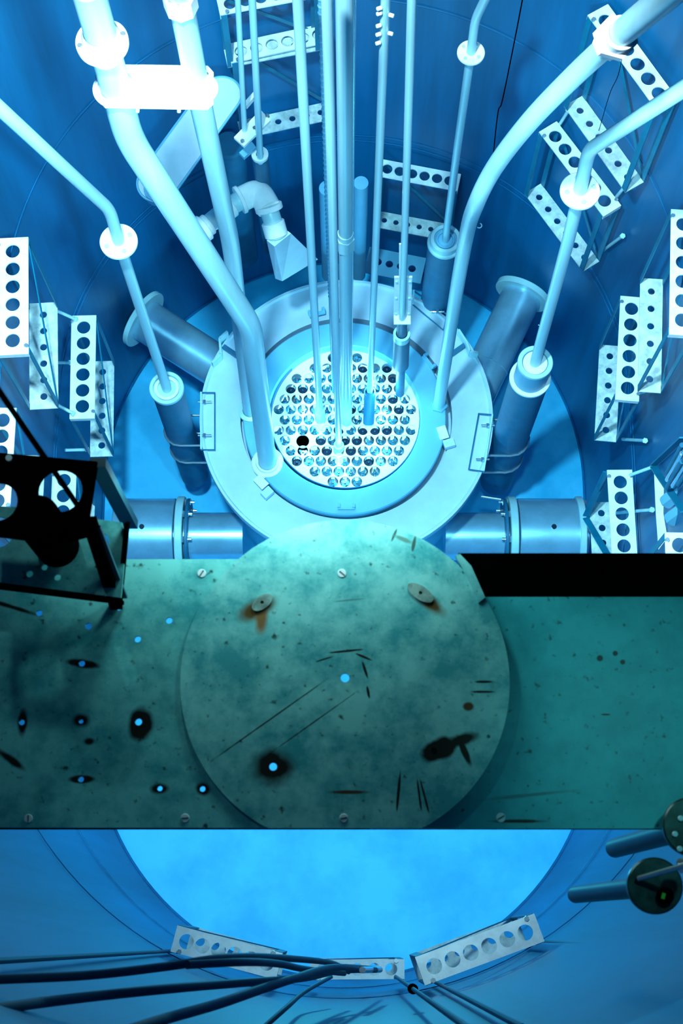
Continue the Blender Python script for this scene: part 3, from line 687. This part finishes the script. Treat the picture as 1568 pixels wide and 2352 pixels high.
for a_, c_, z0_, z1_, lab in (((114, 707), (171, 732), 1.46, 1.43, 'short spacer rod between the two upper left racks'),
        ((114, 921), (165, 948), 1.46, 1.43, 'short spacer rod below the first one, at the foot of the left racks'),
        ((115, 833), (160, 833), 1.2, 1.2, 'thin spacer rod midway between the left racks'),
        ((150, 1034), (197, 1033), 1.0, 1.0, 'short spacer rod just above the black bracket'),
        ((1462, 905), (1504, 892), 1.44, 1.46, 'short spacer rod at the foot of the right rack by the chamber'),
        ((1470, 692), (1492, 680), 1.44, 1.46, 'short spacer rod at the head of the right rack by the chamber'),
        ((1447, 1091), (1497, 1073), 1.44, 1.46, 'short spacer rod at the head of the rack over the dark deck edge'),
        ((1415, 1178), (1495, 1171), 1.2, 1.2, 'spacer rod seen through the third hole of the right rack'),
        ((1430, 1009), (1480, 1012), 1.1, 1.1, 'free bolt between the two right racks'),
        ((1378, 580), (1428, 543), 1.0, 1.0, 'free bolt right of the slanting racks'),
        ((1413, 455), (1435, 428), 1.3, 1.4, 'short spacer rod at the lower end of the slanting rack'),
        ((1281, 292), (1304, 255), 1.3, 1.4, 'short spacer rod at the upper end of the slanting rack')):
    A, B = Zin(*a_, z0_), Zin(*c_, z1_); t = thing('spacer_rod', lab, 'rod', A if A.z < B.z else B)
    b = bmn(); tube(b, [A, B], .0058, 12); link('shank', b, 'alu', t)
    b = bmn(); hexnut(b, B, .010, .010, B - A); link('nut', b, 'alu', t)
# hanging rods of the near racks: they rise past the camera
def hang(px, py, z, ex, ey, r, lab, mt='rubber'):
    p = Z(px, py, z); q = V(ex, ey, p); rod([p, q], r, mt, 'hanger_rod', lab)
hang(400, 2184, 1.95, -20, 2208, .0048, 'thin hanger rod going left from the near left rack')
hang(1236, 2163, 1.95, 1590, 2190, .0052, 'thin hanger rod going right from the clear slanting rack')
hang(990, 2251, 1.95, 1200, 2360, .0052, 'thin hanger rod slanting down right from the clear slanting rack')
p = Z(908, 2243, 1.85); q = V(1075, 2362, p)
T = thing('hanger_rod', 'thin hanger rod with a dark coupling from the level near rack', 'rod', p)
b = bmn(); tube(b, [p, q], .0048, 10); link('shank', b, 'rubber', T)
c = along(p, p, 0); s_ = p.lerp(q, .42); b = bmn(); cyl(b, s_, .011, .03, q - p, 16, .002); link('coupling', b, 'black', T)
# stored rods in the bundle at the right edge
for k in range(9):
    z0_ = 1.35; a_ = Zin(1532 + (k % 3) * 13, 1085 - (k % 3) * 3 + (k // 3) * 17, .95, .04); q = V(a_.x and 1566 + (k % 3) * 14, 1022 + (k // 3) * 19, a_)
    b = bmn(); tube(b, [a_, q], .0078, 12); o = tag(link('stored_rod', b, 'steel' if k % 2 else 'chamber'), 'slim rod in the slanting bundle at the right edge of the frame', 'rod', 'rods stored in a bundle at the right edge')
for px, py, lab in ((1520, 1155, 'upper dark angled block below the stored rods'), (1530, 1195, 'lower dark angled block below the stored rods')):
    b = bmn(); c = Z(px + 6, py, 1.72); lathe(b, c, (.5, .3, .8), [(0, 0), (.02, 0), (.026, .01), (.026, .12), (0, .12)], 6, False); tag(link('angled_block', b, 'ring'), lab, 'block')
b = bmn(); sheet(b, [tuple(Z(x, y, 1.62)[:2]) for x, y in ((1502, 1085), (1524, 1120), (1523, 1180), (1532, 1235), (1512, 1262), (1506, 1180))], [], 1.62, .005); tag(link('gusset_plate', b, 'rack', smooth=False), 'white triangular gusset beside the dark angled blocks', 'plate')
for a_, c_, z0_, z1_, lab in (((1392, 1084), (1345, 1185), 1.35, 1.05, 'flat strut falling from the right rack towards the beam port flange'),
        ((1345, 1190), (1395, 1275), 1.05, 1.3, 'flat strut rising from the beam port flange to the deck edge'),
        ((1568, 1005), (1500, 1068), 1.6, 1.2, 'flat strut above the stored rods at the right edge'),
        ((1500, 1072), (1570, 1175), 1.2, 1.5, 'flat strut crossing in front of the dark angled blocks')):
    b = bmn(); bar(b, Zin(*a_, z0_), Zin(*c_, z1_), .022, .005, (1, 0, .3)); tag(link('rack_strut', b, 'strap', smooth=False), lab, 'strut')

# hoses at the lower left: they lead from the near racks up past the camera
def hose(pts, wd, dia, lab):
    P = [D(x, y, dia * F / w_) for (x, y), w_ in zip(pts, wd)]
    b = bmn(); tube(b, smoothpath(P), dia / 2, 12); tag(link('hose', b, 'rubber'), lab, 'hose')
hose([(800, 2232), (760, 2212), (640, 2200), (520, 2200), (380, 2220), (200, 2240), (-20, 2250)], [12, 13, 17, 20, 21, 22, 23], .0125, 'topmost black hose running left from the near racks')
hose([(862, 2228), (780, 2230), (700, 2246), (600, 2254), (420, 2268), (200, 2290), (-20, 2318)], [13, 14, 17, 19, 22, 24, 26], .0135, 'middle black hose running left from the near racks')
hose([(866, 2226), (770, 2222), (680, 2246), (600, 2272), (500, 2306), (380, 2340), (280, 2372)], [12, 16, 20, 22, 24, 26, 27], .0140, 'lowest black hose leaving at the bottom edge')
hose([(790, 2236), (700, 2226), (640, 2214), (560, 2210), (430, 2216)], [12, 15, 17, 19, 20], .0115, 'short black hose lying over the near left rack')
hose([(760, 2244), (700, 2278), (660, 2312), (600, 2365)], [9, 10, 12, 13], .0095, 'thin dark hose dropping between the near racks')
b = bmn(); tube(b, [D(832, 2228, 3.55), D(872, 2227, 3.9)], .0075, 16); tag(link('hose_tip', b, 'steel'), 'shiny tip of the hoses in the level near rack', 'connector')
# ------------------------------------------------------------------ the deck over the pool
ZD = 4.46
def poly(pts, z): return [tuple(Z(x, y, z)[:2]) for x, y in pts]
# stains and dirt on the deck
def deckmat(name, base, dirt, marks):
    m = bpy.data.materials.new(name); m.use_nodes = True; nt = m.node_tree; B = nt.nodes['Principled BSDF']; B.inputs['Roughness'].default_value = .42; B.inputs['Specular IOR Level'].default_value = .35
    tc = nt.nodes.new('ShaderNodeNewGeometry')
    n1 = nt.nodes.new('ShaderNodeTexNoise'); n1.inputs['Scale'].default_value = 14; n1.inputs['Detail'].default_value = 8; n1.inputs['Roughness'].default_value = .7
    n2 = nt.nodes.new('ShaderNodeTexNoise'); n2.inputs['Scale'].default_value = 95; n2.inputs['Detail'].default_value = 3
    for n_ in (n1, n2): nt.links.new(tc.outputs['Position'], n_.inputs['Vector'])
    r1 = nt.nodes.new('ShaderNodeValToRGB'); r1.color_ramp.elements[0].position = .38; r1.color_ramp.elements[0].color = (*dirt, 1); r1.color_ramp.elements[1].position = .58; r1.color_ramp.elements[1].color = (*base, 1)
    nt.links.new(n1.outputs[0], r1.inputs[0])
    r2 = nt.nodes.new('ShaderNodeValToRGB'); r2.color_ramp.elements[0].position = .24; r2.color_ramp.elements[0].color = (.12, .12, .10, 1); r2.color_ramp.elements[1].position = .36; r2.color_ramp.elements[1].color = (1, 1, 1, 1)
    nt.links.new(n2.outputs[0], r2.inputs[0])
    mx = nt.nodes.new('ShaderNodeMix'); mx.data_type = 'RGBA'; mx.blend_type = 'MULTIPLY'; mx.inputs[0].default_value = 1
    nt.links.new(r1.outputs[0], mx.inputs[6]); nt.links.new(r2.outputs[0], mx.inputs[7]); out = mx.outputs[2]
    n3 = nt.nodes.new('ShaderNodeTexNoise'); n3.inputs['Scale'].default_value = 40; n3.inputs['Detail'].default_value = 4; nt.links.new(tc.outputs['Position'], n3.inputs['Vector'])
    for (px, py, rx, ry, ang, col, hard) in marks:
        c = Z(px, py, ZD); k = DEP(c) / F
        mp = nt.nodes.new('ShaderNodeMapping'); mp.vector_type = 'TEXTURE'; mp.inputs['Location'].default_value = (c.x, c.y, ZD); mp.inputs['Rotation'].default_value = (0, 0, ang); mp.inputs['Scale'].default_value = (rx * k, ry * k, 1)
        nt.links.new(tc.outputs['Position'], mp.inputs[0])
        ln = nt.nodes.new('ShaderNodeVectorMath'); ln.operation = 'LENGTH'; nt.links.new(mp.outputs[0], ln.inputs[0])
        ad = nt.nodes.new('ShaderNodeMath'); ad.operation = 'MULTIPLY_ADD'; nt.links.new(n3.outputs[0], ad.inputs[0]); ad.inputs[1].default_value = .9; nt.links.new(ln.outputs['Value'], ad.inputs[2])
        mr = nt.nodes.new('ShaderNodeMapRange'); nt.links.new(ad.outputs[0], mr.inputs[0]); mr.inputs[1].default_value = 1.45 - .5 * (1 - hard); mr.inputs[2].default_value = 1.5 + .4 * (1 - hard); mr.inputs[3].default_value = 1; mr.inputs[4].default_value = 0
        m2 = nt.nodes.new('ShaderNodeMix'); m2.data_type = 'RGBA'; nt.links.new(mr.outputs[0], m2.inputs[0]); nt.links.new(out, m2.inputs[6]); m2.inputs[7].default_value = (*col, 1); out = m2.outputs[2]
    nt.links.new(out, B.inputs['Base Color']); return m
dk = (.006, .008, .007); rust = (.07, .05, .012)
discmarks = [(627, 1762, 46, 40, 0, dk, .3), (1008, 1722, 42, 26, .35, dk, .7), (1060, 1700, 34, 14, .3, dk, .5), (1065, 1725, 8, 36, .4, dk, .6),
             (590, 1400, 44, 20, .5, rust, .2), (600, 1418, 14, 36, 0, (.16, .11, .04), .2), (985, 1385, 42, 16, -.7, rust, .25), (1075, 1623, 12, 10, 0, (.06, .04, .01), .6),
             (915, 1815, 3, 46, -.1, dk, .8), (962, 1825, 2.5, 34, .12, dk, .8), (974, 1828, 2.5, 36, .25, dk, .8), (790, 1497, 40, 2.5, .1, dk, .8), (835, 1510, 20, 3, -.4, dk, .8), (838, 1540, 3, 22, .3, dk, .8), (845, 1590, 3, 14, .2, dk, .8), (745, 1515, 22, 2, .3, dk, .8),
             (1108, 1590, 28, 3, 0, dk, .7), (1110, 1567, 20, 3, 0, dk, .7), (905, 1230, 3, 16, -.4, (.02, .08, .08), .7), (925, 1240, 22, 5, -.4, (.06, .20, .19), .3), (950, 1250, 4, 20, -.2, (.02, .08, .08), .7),
             (800, 1380, 34, 2, .1, (.05, .22, .22), .5), (625, 1650, 150, 1.6, .62, dk, .9), (720, 1660, 120, 1.4, .62, dk, .9), (800, 1820, 40, 4, 0, (.05, .04, .015), .4)]
leftmarks = [(188, 1524, 36, 9, -.15, dk, .5), (52, 1658, 11, 30, 0, dk, .5), (187, 1655, 18, 14, 0, dk, .3), (322, 1660, 26, 36, 0, dk, .6), (186, 1790, 28, 9, 0, dk, .6), (366, 1812, 22, 12, 0, dk, .5), (465, 1812, 16, 14, 0, dk, .5),
             (205, 1703, 12, 8, 0, dk, .3), (655, 1885, 14, 16, 0, dk, .7), (470, 1420, 20, 14, .4, (.10, .15, .13), .4), (30, 1395, 60, 5, -.3, dk, .3), (25, 1745, 40, 8, -.6, dk, .3), (560, 1830, 60, 14, -.7, (.10, .36, .34), .0)]
M['deckL'] = deckmat('scratched_deck_plate', (.12, .56, .56), (.025, .30, .34), leftmarks)
M['deckD'] = deckmat('stained_disc_cover', (.16, .58, .58), (.03, .31, .35), discmarks)
M['deckR'] = deckmat('worn_right_deck_plate', (.03, .48, .54), (.015, .36, .42), [(1190, 1885, 60, 4, 0, dk, .4), (1215, 1825, 90, 4, .1, (.03, .22, .25), .1), (1115, 1435, 8, 8, 0, dk, .5), (1415, 1498, 6, 6, 0, dk, .6), (1380, 1509, 7, 7, 0, dk, .6), (1432, 1518, 6, 6, 0, dk, .6), (1393, 1639, 10, 2, 0, dk, .8)])
def hpx(lst, z):
    out = []
    for h in lst:
        c = Z(h[0], h[1], z); out.append((c.x, c.y, h[2] / F * DEP(c)))
    return out
lh = [(90, 1408, 7), (203, 1438, 7.5), (273, 1394, 8), (162, 1366, 9), (316, 1468, 7.5), (388, 1425, 7.5), (188, 1524, 7), (50, 1659, 6.5), (186, 1657, 5), (318, 1658, 8), (186, 1790, 6.5), (367, 1811, 6), (465, 1812, 6.5), (655, 1885, 6)]
dh = [(792, 1557, 10), (627, 1761, 9), (996, 1725, 8), (1121, 1692, 4.5)]
T = thing('deck_plate', 'wide scratched metal deck plate left of and below the round cover, with drilled holes', 'deck plate', Z(400, 1600, ZD - .006))
b = bmn(); cc = Z(792, 1557, ZD)
leftx = [( -290, 1286), (560, 1284), (1040, 1284), (1052, 1330), (1100, 1450), (1120, 1600), (1060, 1760), (945, 1902), (-200, 1900)]
sheet(b, poly(leftx, ZD), hpx(lh, ZD) + [(h[0], h[1], h[2] * 1.9) for h in hpx(dh, ZD)], ZD, .005); link('plate', b, 'deckL', T, False)
def screw(px, py, z, t, r=10, ang=.3):
    c = Z(px, py, z); k = DEP(c) / F * r; b = bmn()
    lathe(b, c - Vector((0, 0, .001)), (0, 0, 1), [(0, 0), (k, 0), (k, .0012), (k * .9, .002), (0, .002)], 24, False); o = link('screw', b, 'alu', t)
    b = bmn(); u = Vector((math.cos(ang), math.sin(ang), 0)) * k * .8; bar(b, c + u + Vector((0, 0, .0011)), c - u + Vector((0, 0, .0011)), k * .22, .0006, (-u.y, u.x, 0)); sub('slot', b, 'black', o)
for px, py, a in ((463, 1317, 1.0), (65, 1880, 1.6), (425, 1879, .1)): screw(px, py, ZD, T, 10, a)
# small round cover discs on the left plate (drilled plugs)
T = thing('round_cover', 'large round stained cover plate over the middle of the deck', 'cover', Z(792, 1557, ZD))
ZC = ZD + .0035; c = Z(792, 1560, ZC); rr = 378 / F * DEP(c)
b = bmn(); full = [(c.x + rr * math.cos(2 * PI * k / 160), c.y + rr * math.sin(2 * PI * k / 160)) for k in range(160)]
ycut = Z(792, 1902, ZC).y; circ = [(x, max(y, ycut)) for x, y in full]
cl = []
for p in circ:
    if not cl or (abs(p[0] - cl[-1][0]) + abs(p[1] - cl[-1][1])) > 1e-5: cl.append(p)
fl_ = [p for p in cl]; xs_ = [p for p in fl_ if abs(p[1] - ycut) < 1e-6]
if len(xs_) > 2:
    xm, xM = min(p[0] for p in xs_), max(p[0] for p in xs_); fl_ = [p for p in fl_ if abs(p[1] - ycut) > 1e-6 or p[0] in (xm, xM)]
sheet(b, fl_, hpx(dh, ZC), ZC, .0032); link('cover_plate', b, 'deckD', T, False)
def slot_cap(px, py, rx, ry, an, t):
    c = Z(px, py, ZC); k = DEP(c) / F; b = bmn(); n = 28
    ol = [(c.x + k * (rx * math.cos(a) * math.cos(an) - ry * math.sin(a) * math.sin(an)), c.y + k * (rx * math.cos(a) * math.sin(an) + ry * math.sin(a) * math.cos(an))) for a in [2 * PI * i / n for i in range(n)]]
    sheet(b, ol, [(c.x, c.y, k * 4)], ZC + .002, .002); link('filler_patch', b, 'patch', t, False)
slot_cap(602, 1384, 27, 15, .65, T); slot_cap(965, 1362, 34, 16, -.6, T)
for px, py, a in ((785, 1317, -.7), (789, 1879, .2)): screw(px, py, ZC, T, 10, a)
# right deck plate, lower, with its upturned far edge coloured black for shade
ZP = ZD - .009
T = thing('deck_plate', 'teal deck plate lying a step lower right of the round cover', 'deck plate', Z(1380, 1640, ZP - .006))
b = bmn(); sheet(b, poly([(1040, 1371), (1870, 1371), (1780, 1903), (850, 1903), (1000, 1640)], ZP), [], ZP, .006); link('plate', b, 'deckR', T, False)
b = bmn(); bz = ZP + .010
vs = [Z(1090, 1371, ZP), Z(1870, 1371, ZP), Z(1870, 1276, bz), Z(1052, 1276, bz)]
A = [b.verts.new(v) for v in vs]; B = [b.verts.new(v - Vector((0, -.004, .003))) for v in vs]
b.faces.new(A); b.faces.new(B[::-1])
for k in range(4): b.faces.new((A[k], B[k], B[(k + 1) % 4], A[(k + 1) % 4]))
link('upturned_edge', b, 'black', T, False)['label'] = 'upturned far edge coloured black for shade'
screw(1150, 1878, ZP, T, 11, .5)
b = bmn(); sheet(b, poly([(1046, 1276), (1056, 1272), (1082, 1300), (1114, 1372), (1098, 1385), (1065, 1310)], ZD + .006), [], ZD + .006, .012); tag(link('corner_tab', b, 'deckD', smooth=False), 'small pale sliver of metal between the round cover and the dark upturned edge', 'tab')
# beam under the deck
for y0, y1, lab in ((1300, 1318, 'far dark beam carrying the deck plates'), (1880, 1898, 'near dark beam carrying the deck plates')):
    a_, c_ = Z(-180, (y0 + y1) / 2, ZD - .03), Z(1750, (y0 + y1) / 2, ZD - .03)
    b = bmn(); bar(b, a_, c_, .012, .045, (0, 1, 0))
    for v in b.verts: v.co.z -= .025
    tag(link('deck_beam', b, 'black', smooth=False), lab, 'beam')

# ------------------------------------------------------------------ black bracket frame standing on the left of the deck
T = thing('drive_frame', 'black frame with a large round opening and pale floor plate at the left edge', 'frame', Z(140, 1300, ZD))
b = bmn(); zf = ZD + .05
sheet(b, poly([(-60, 1160), (60, 1165), (206, 1190), (280, 1200), (290, 1240), (278, 1373), (-60, 1330)], zf),
      hpx([(102, 1303, 7), (68, 1318, 8), (132, 1326, 7.5), (228, 1244, 22)], zf) + hpx([(-4, 1222, 36)], zf), zf, .004); link('floor_plate', b, 'deckL', T, False)
b = bmn(); a_, c_ = Z(-60, 1333, zf), Z(279, 1375, zf); bar(b, a_ - Vector((0, .001, .013)), c_ - Vector((0, .001, .013)), .026, .004, (0, 0, 1)); link('front_rail', b, 'black', T, False)
zt = ZD + .17
b = bmn(); sheet(b, poly([(-60, 1034), (225, 1060), (205, 1190), (200, 1232), (150, 1245), (60, 1240), (-60, 1225), (-60, 1165), (10, 1165), (38, 1180), (58, 1205), (58, 1222), (44, 1235), (-60, 1240)][:7], zt),
      hpx([(138, 1127, 51), (-6, 1152, 46)], zt) + hpx([(-2, 1205, 1)], zt)[:0], zt, .006); link('top_plate', b, 'black', T, False)
b = bmn(); c = Z(132, 1196, zt); e_ = Z(125, 1245, zf + .03); cyl(b, Vector((e_.x, e_.y, zf + .004)), 52 / F * 1.93, zt + .03 - zf, seg=48, bev=.004); link('motor_can', b, 'black', T)
b = bmn(); bar(b, Z(224, 1062, zt), V(300, 1205, Z(224, 1062, zt)), .020, .012, (1, 0, 0)); link('corner_post', b, 'tealbar', T, False)
b = bmn(); bar(b, Z(205, 1195, zt), Z(268, 1392, ZD + .002), .016, .012, (1, 0, 0)); link('slanting_leg', b, 'black', T, False)
b = bmn(); bar(b, Z(222, 1210, zt - .01), Z(284, 1372, ZD + .006), .010, .004, (1, 0, 0)); link('slanting_face', b, 'tealbar', T, False)
b = bmn(); bar(b, Z(292, 1200, zf + .01), Z(274, 1390, zf - .03), .005, .02, (1, 0, 0)); link('side_rail', b, 'black', T, False)
b = bmn(); tube(b, [D(-20, 872, 1.55), D(205, 1200, 1.72)], .0032, 10); link('tie_rod', b, 'black', T)
b = bmn(); cyl(b, Z(22, 1054, zt + .001), .004, .005, seg=16); link('bolt', b, 'alu', T)
# the second bar of shade on the deck is left out
# ------------------------------------------------------------------ capped tubes at the right
def capped(bx, by, tx, ty, zt_, r, cr, lab, mt='tealbar'):
    top_ = Z(tx, ty, zt_); bot_ = V(bx, by, top_)
    t = thing('capped_tube', lab, 'tube', bot_)
    b = bmn(); tube(b, [bot_, top_], r, 32); link('tube', b, mt, t)
    b = bmn(); cyl(b, top_, cr, .012, seg=48, bev=.002); link('cap', b, 'dkst', t)
    return t, top_, bot_
t, tp, bt = capped(1322, 2055, 1500, 2035, ZD + .03, .0135, .034, 'lower capped tube at the right edge with a lever on its cap')
b = bmn(); tube(b, [Z(1467, 2018, ZD + .05), Z(1580, 1985, ZD + .12)], .0035, 12); link('lever', b, 'steel', t)
b = bmn(); cyl(b, Z(1558, 1990, ZD + .10), .009, .014, (.8, .2, .4), 6, .001); link('lever_nut', b, 'steel', t)
b = bmn(); cyl(b, Z(1525, 2058, ZD + .042), .010, .012, seg=20, bev=.001); link('knob', b, 'black', t)
b = bmn(); box(b, Z(1523, 2058, ZD + .057), .004, .007, .003, -.3); link('indicator', b, 'grn', t, False)
t, tp, bt = capped(1412, 1948, 1585, 1900, ZD + .03, .0150, .036, 'upper capped tube half cut off by the right edge of the frame')
for px, py in ((1549, 1916), (1560, 1950), (1562, 1880)):
    b = bmn(); cyl(b, Z(px, py, ZD + .042), .0035, .004, seg=12, bev=.0005); link('cap_screw', b, 'alu', t)

for o in list(bpy.data.objects):
    if o.type == 'MESH' and not o.data.polygons: bpy.data.objects.remove(o)
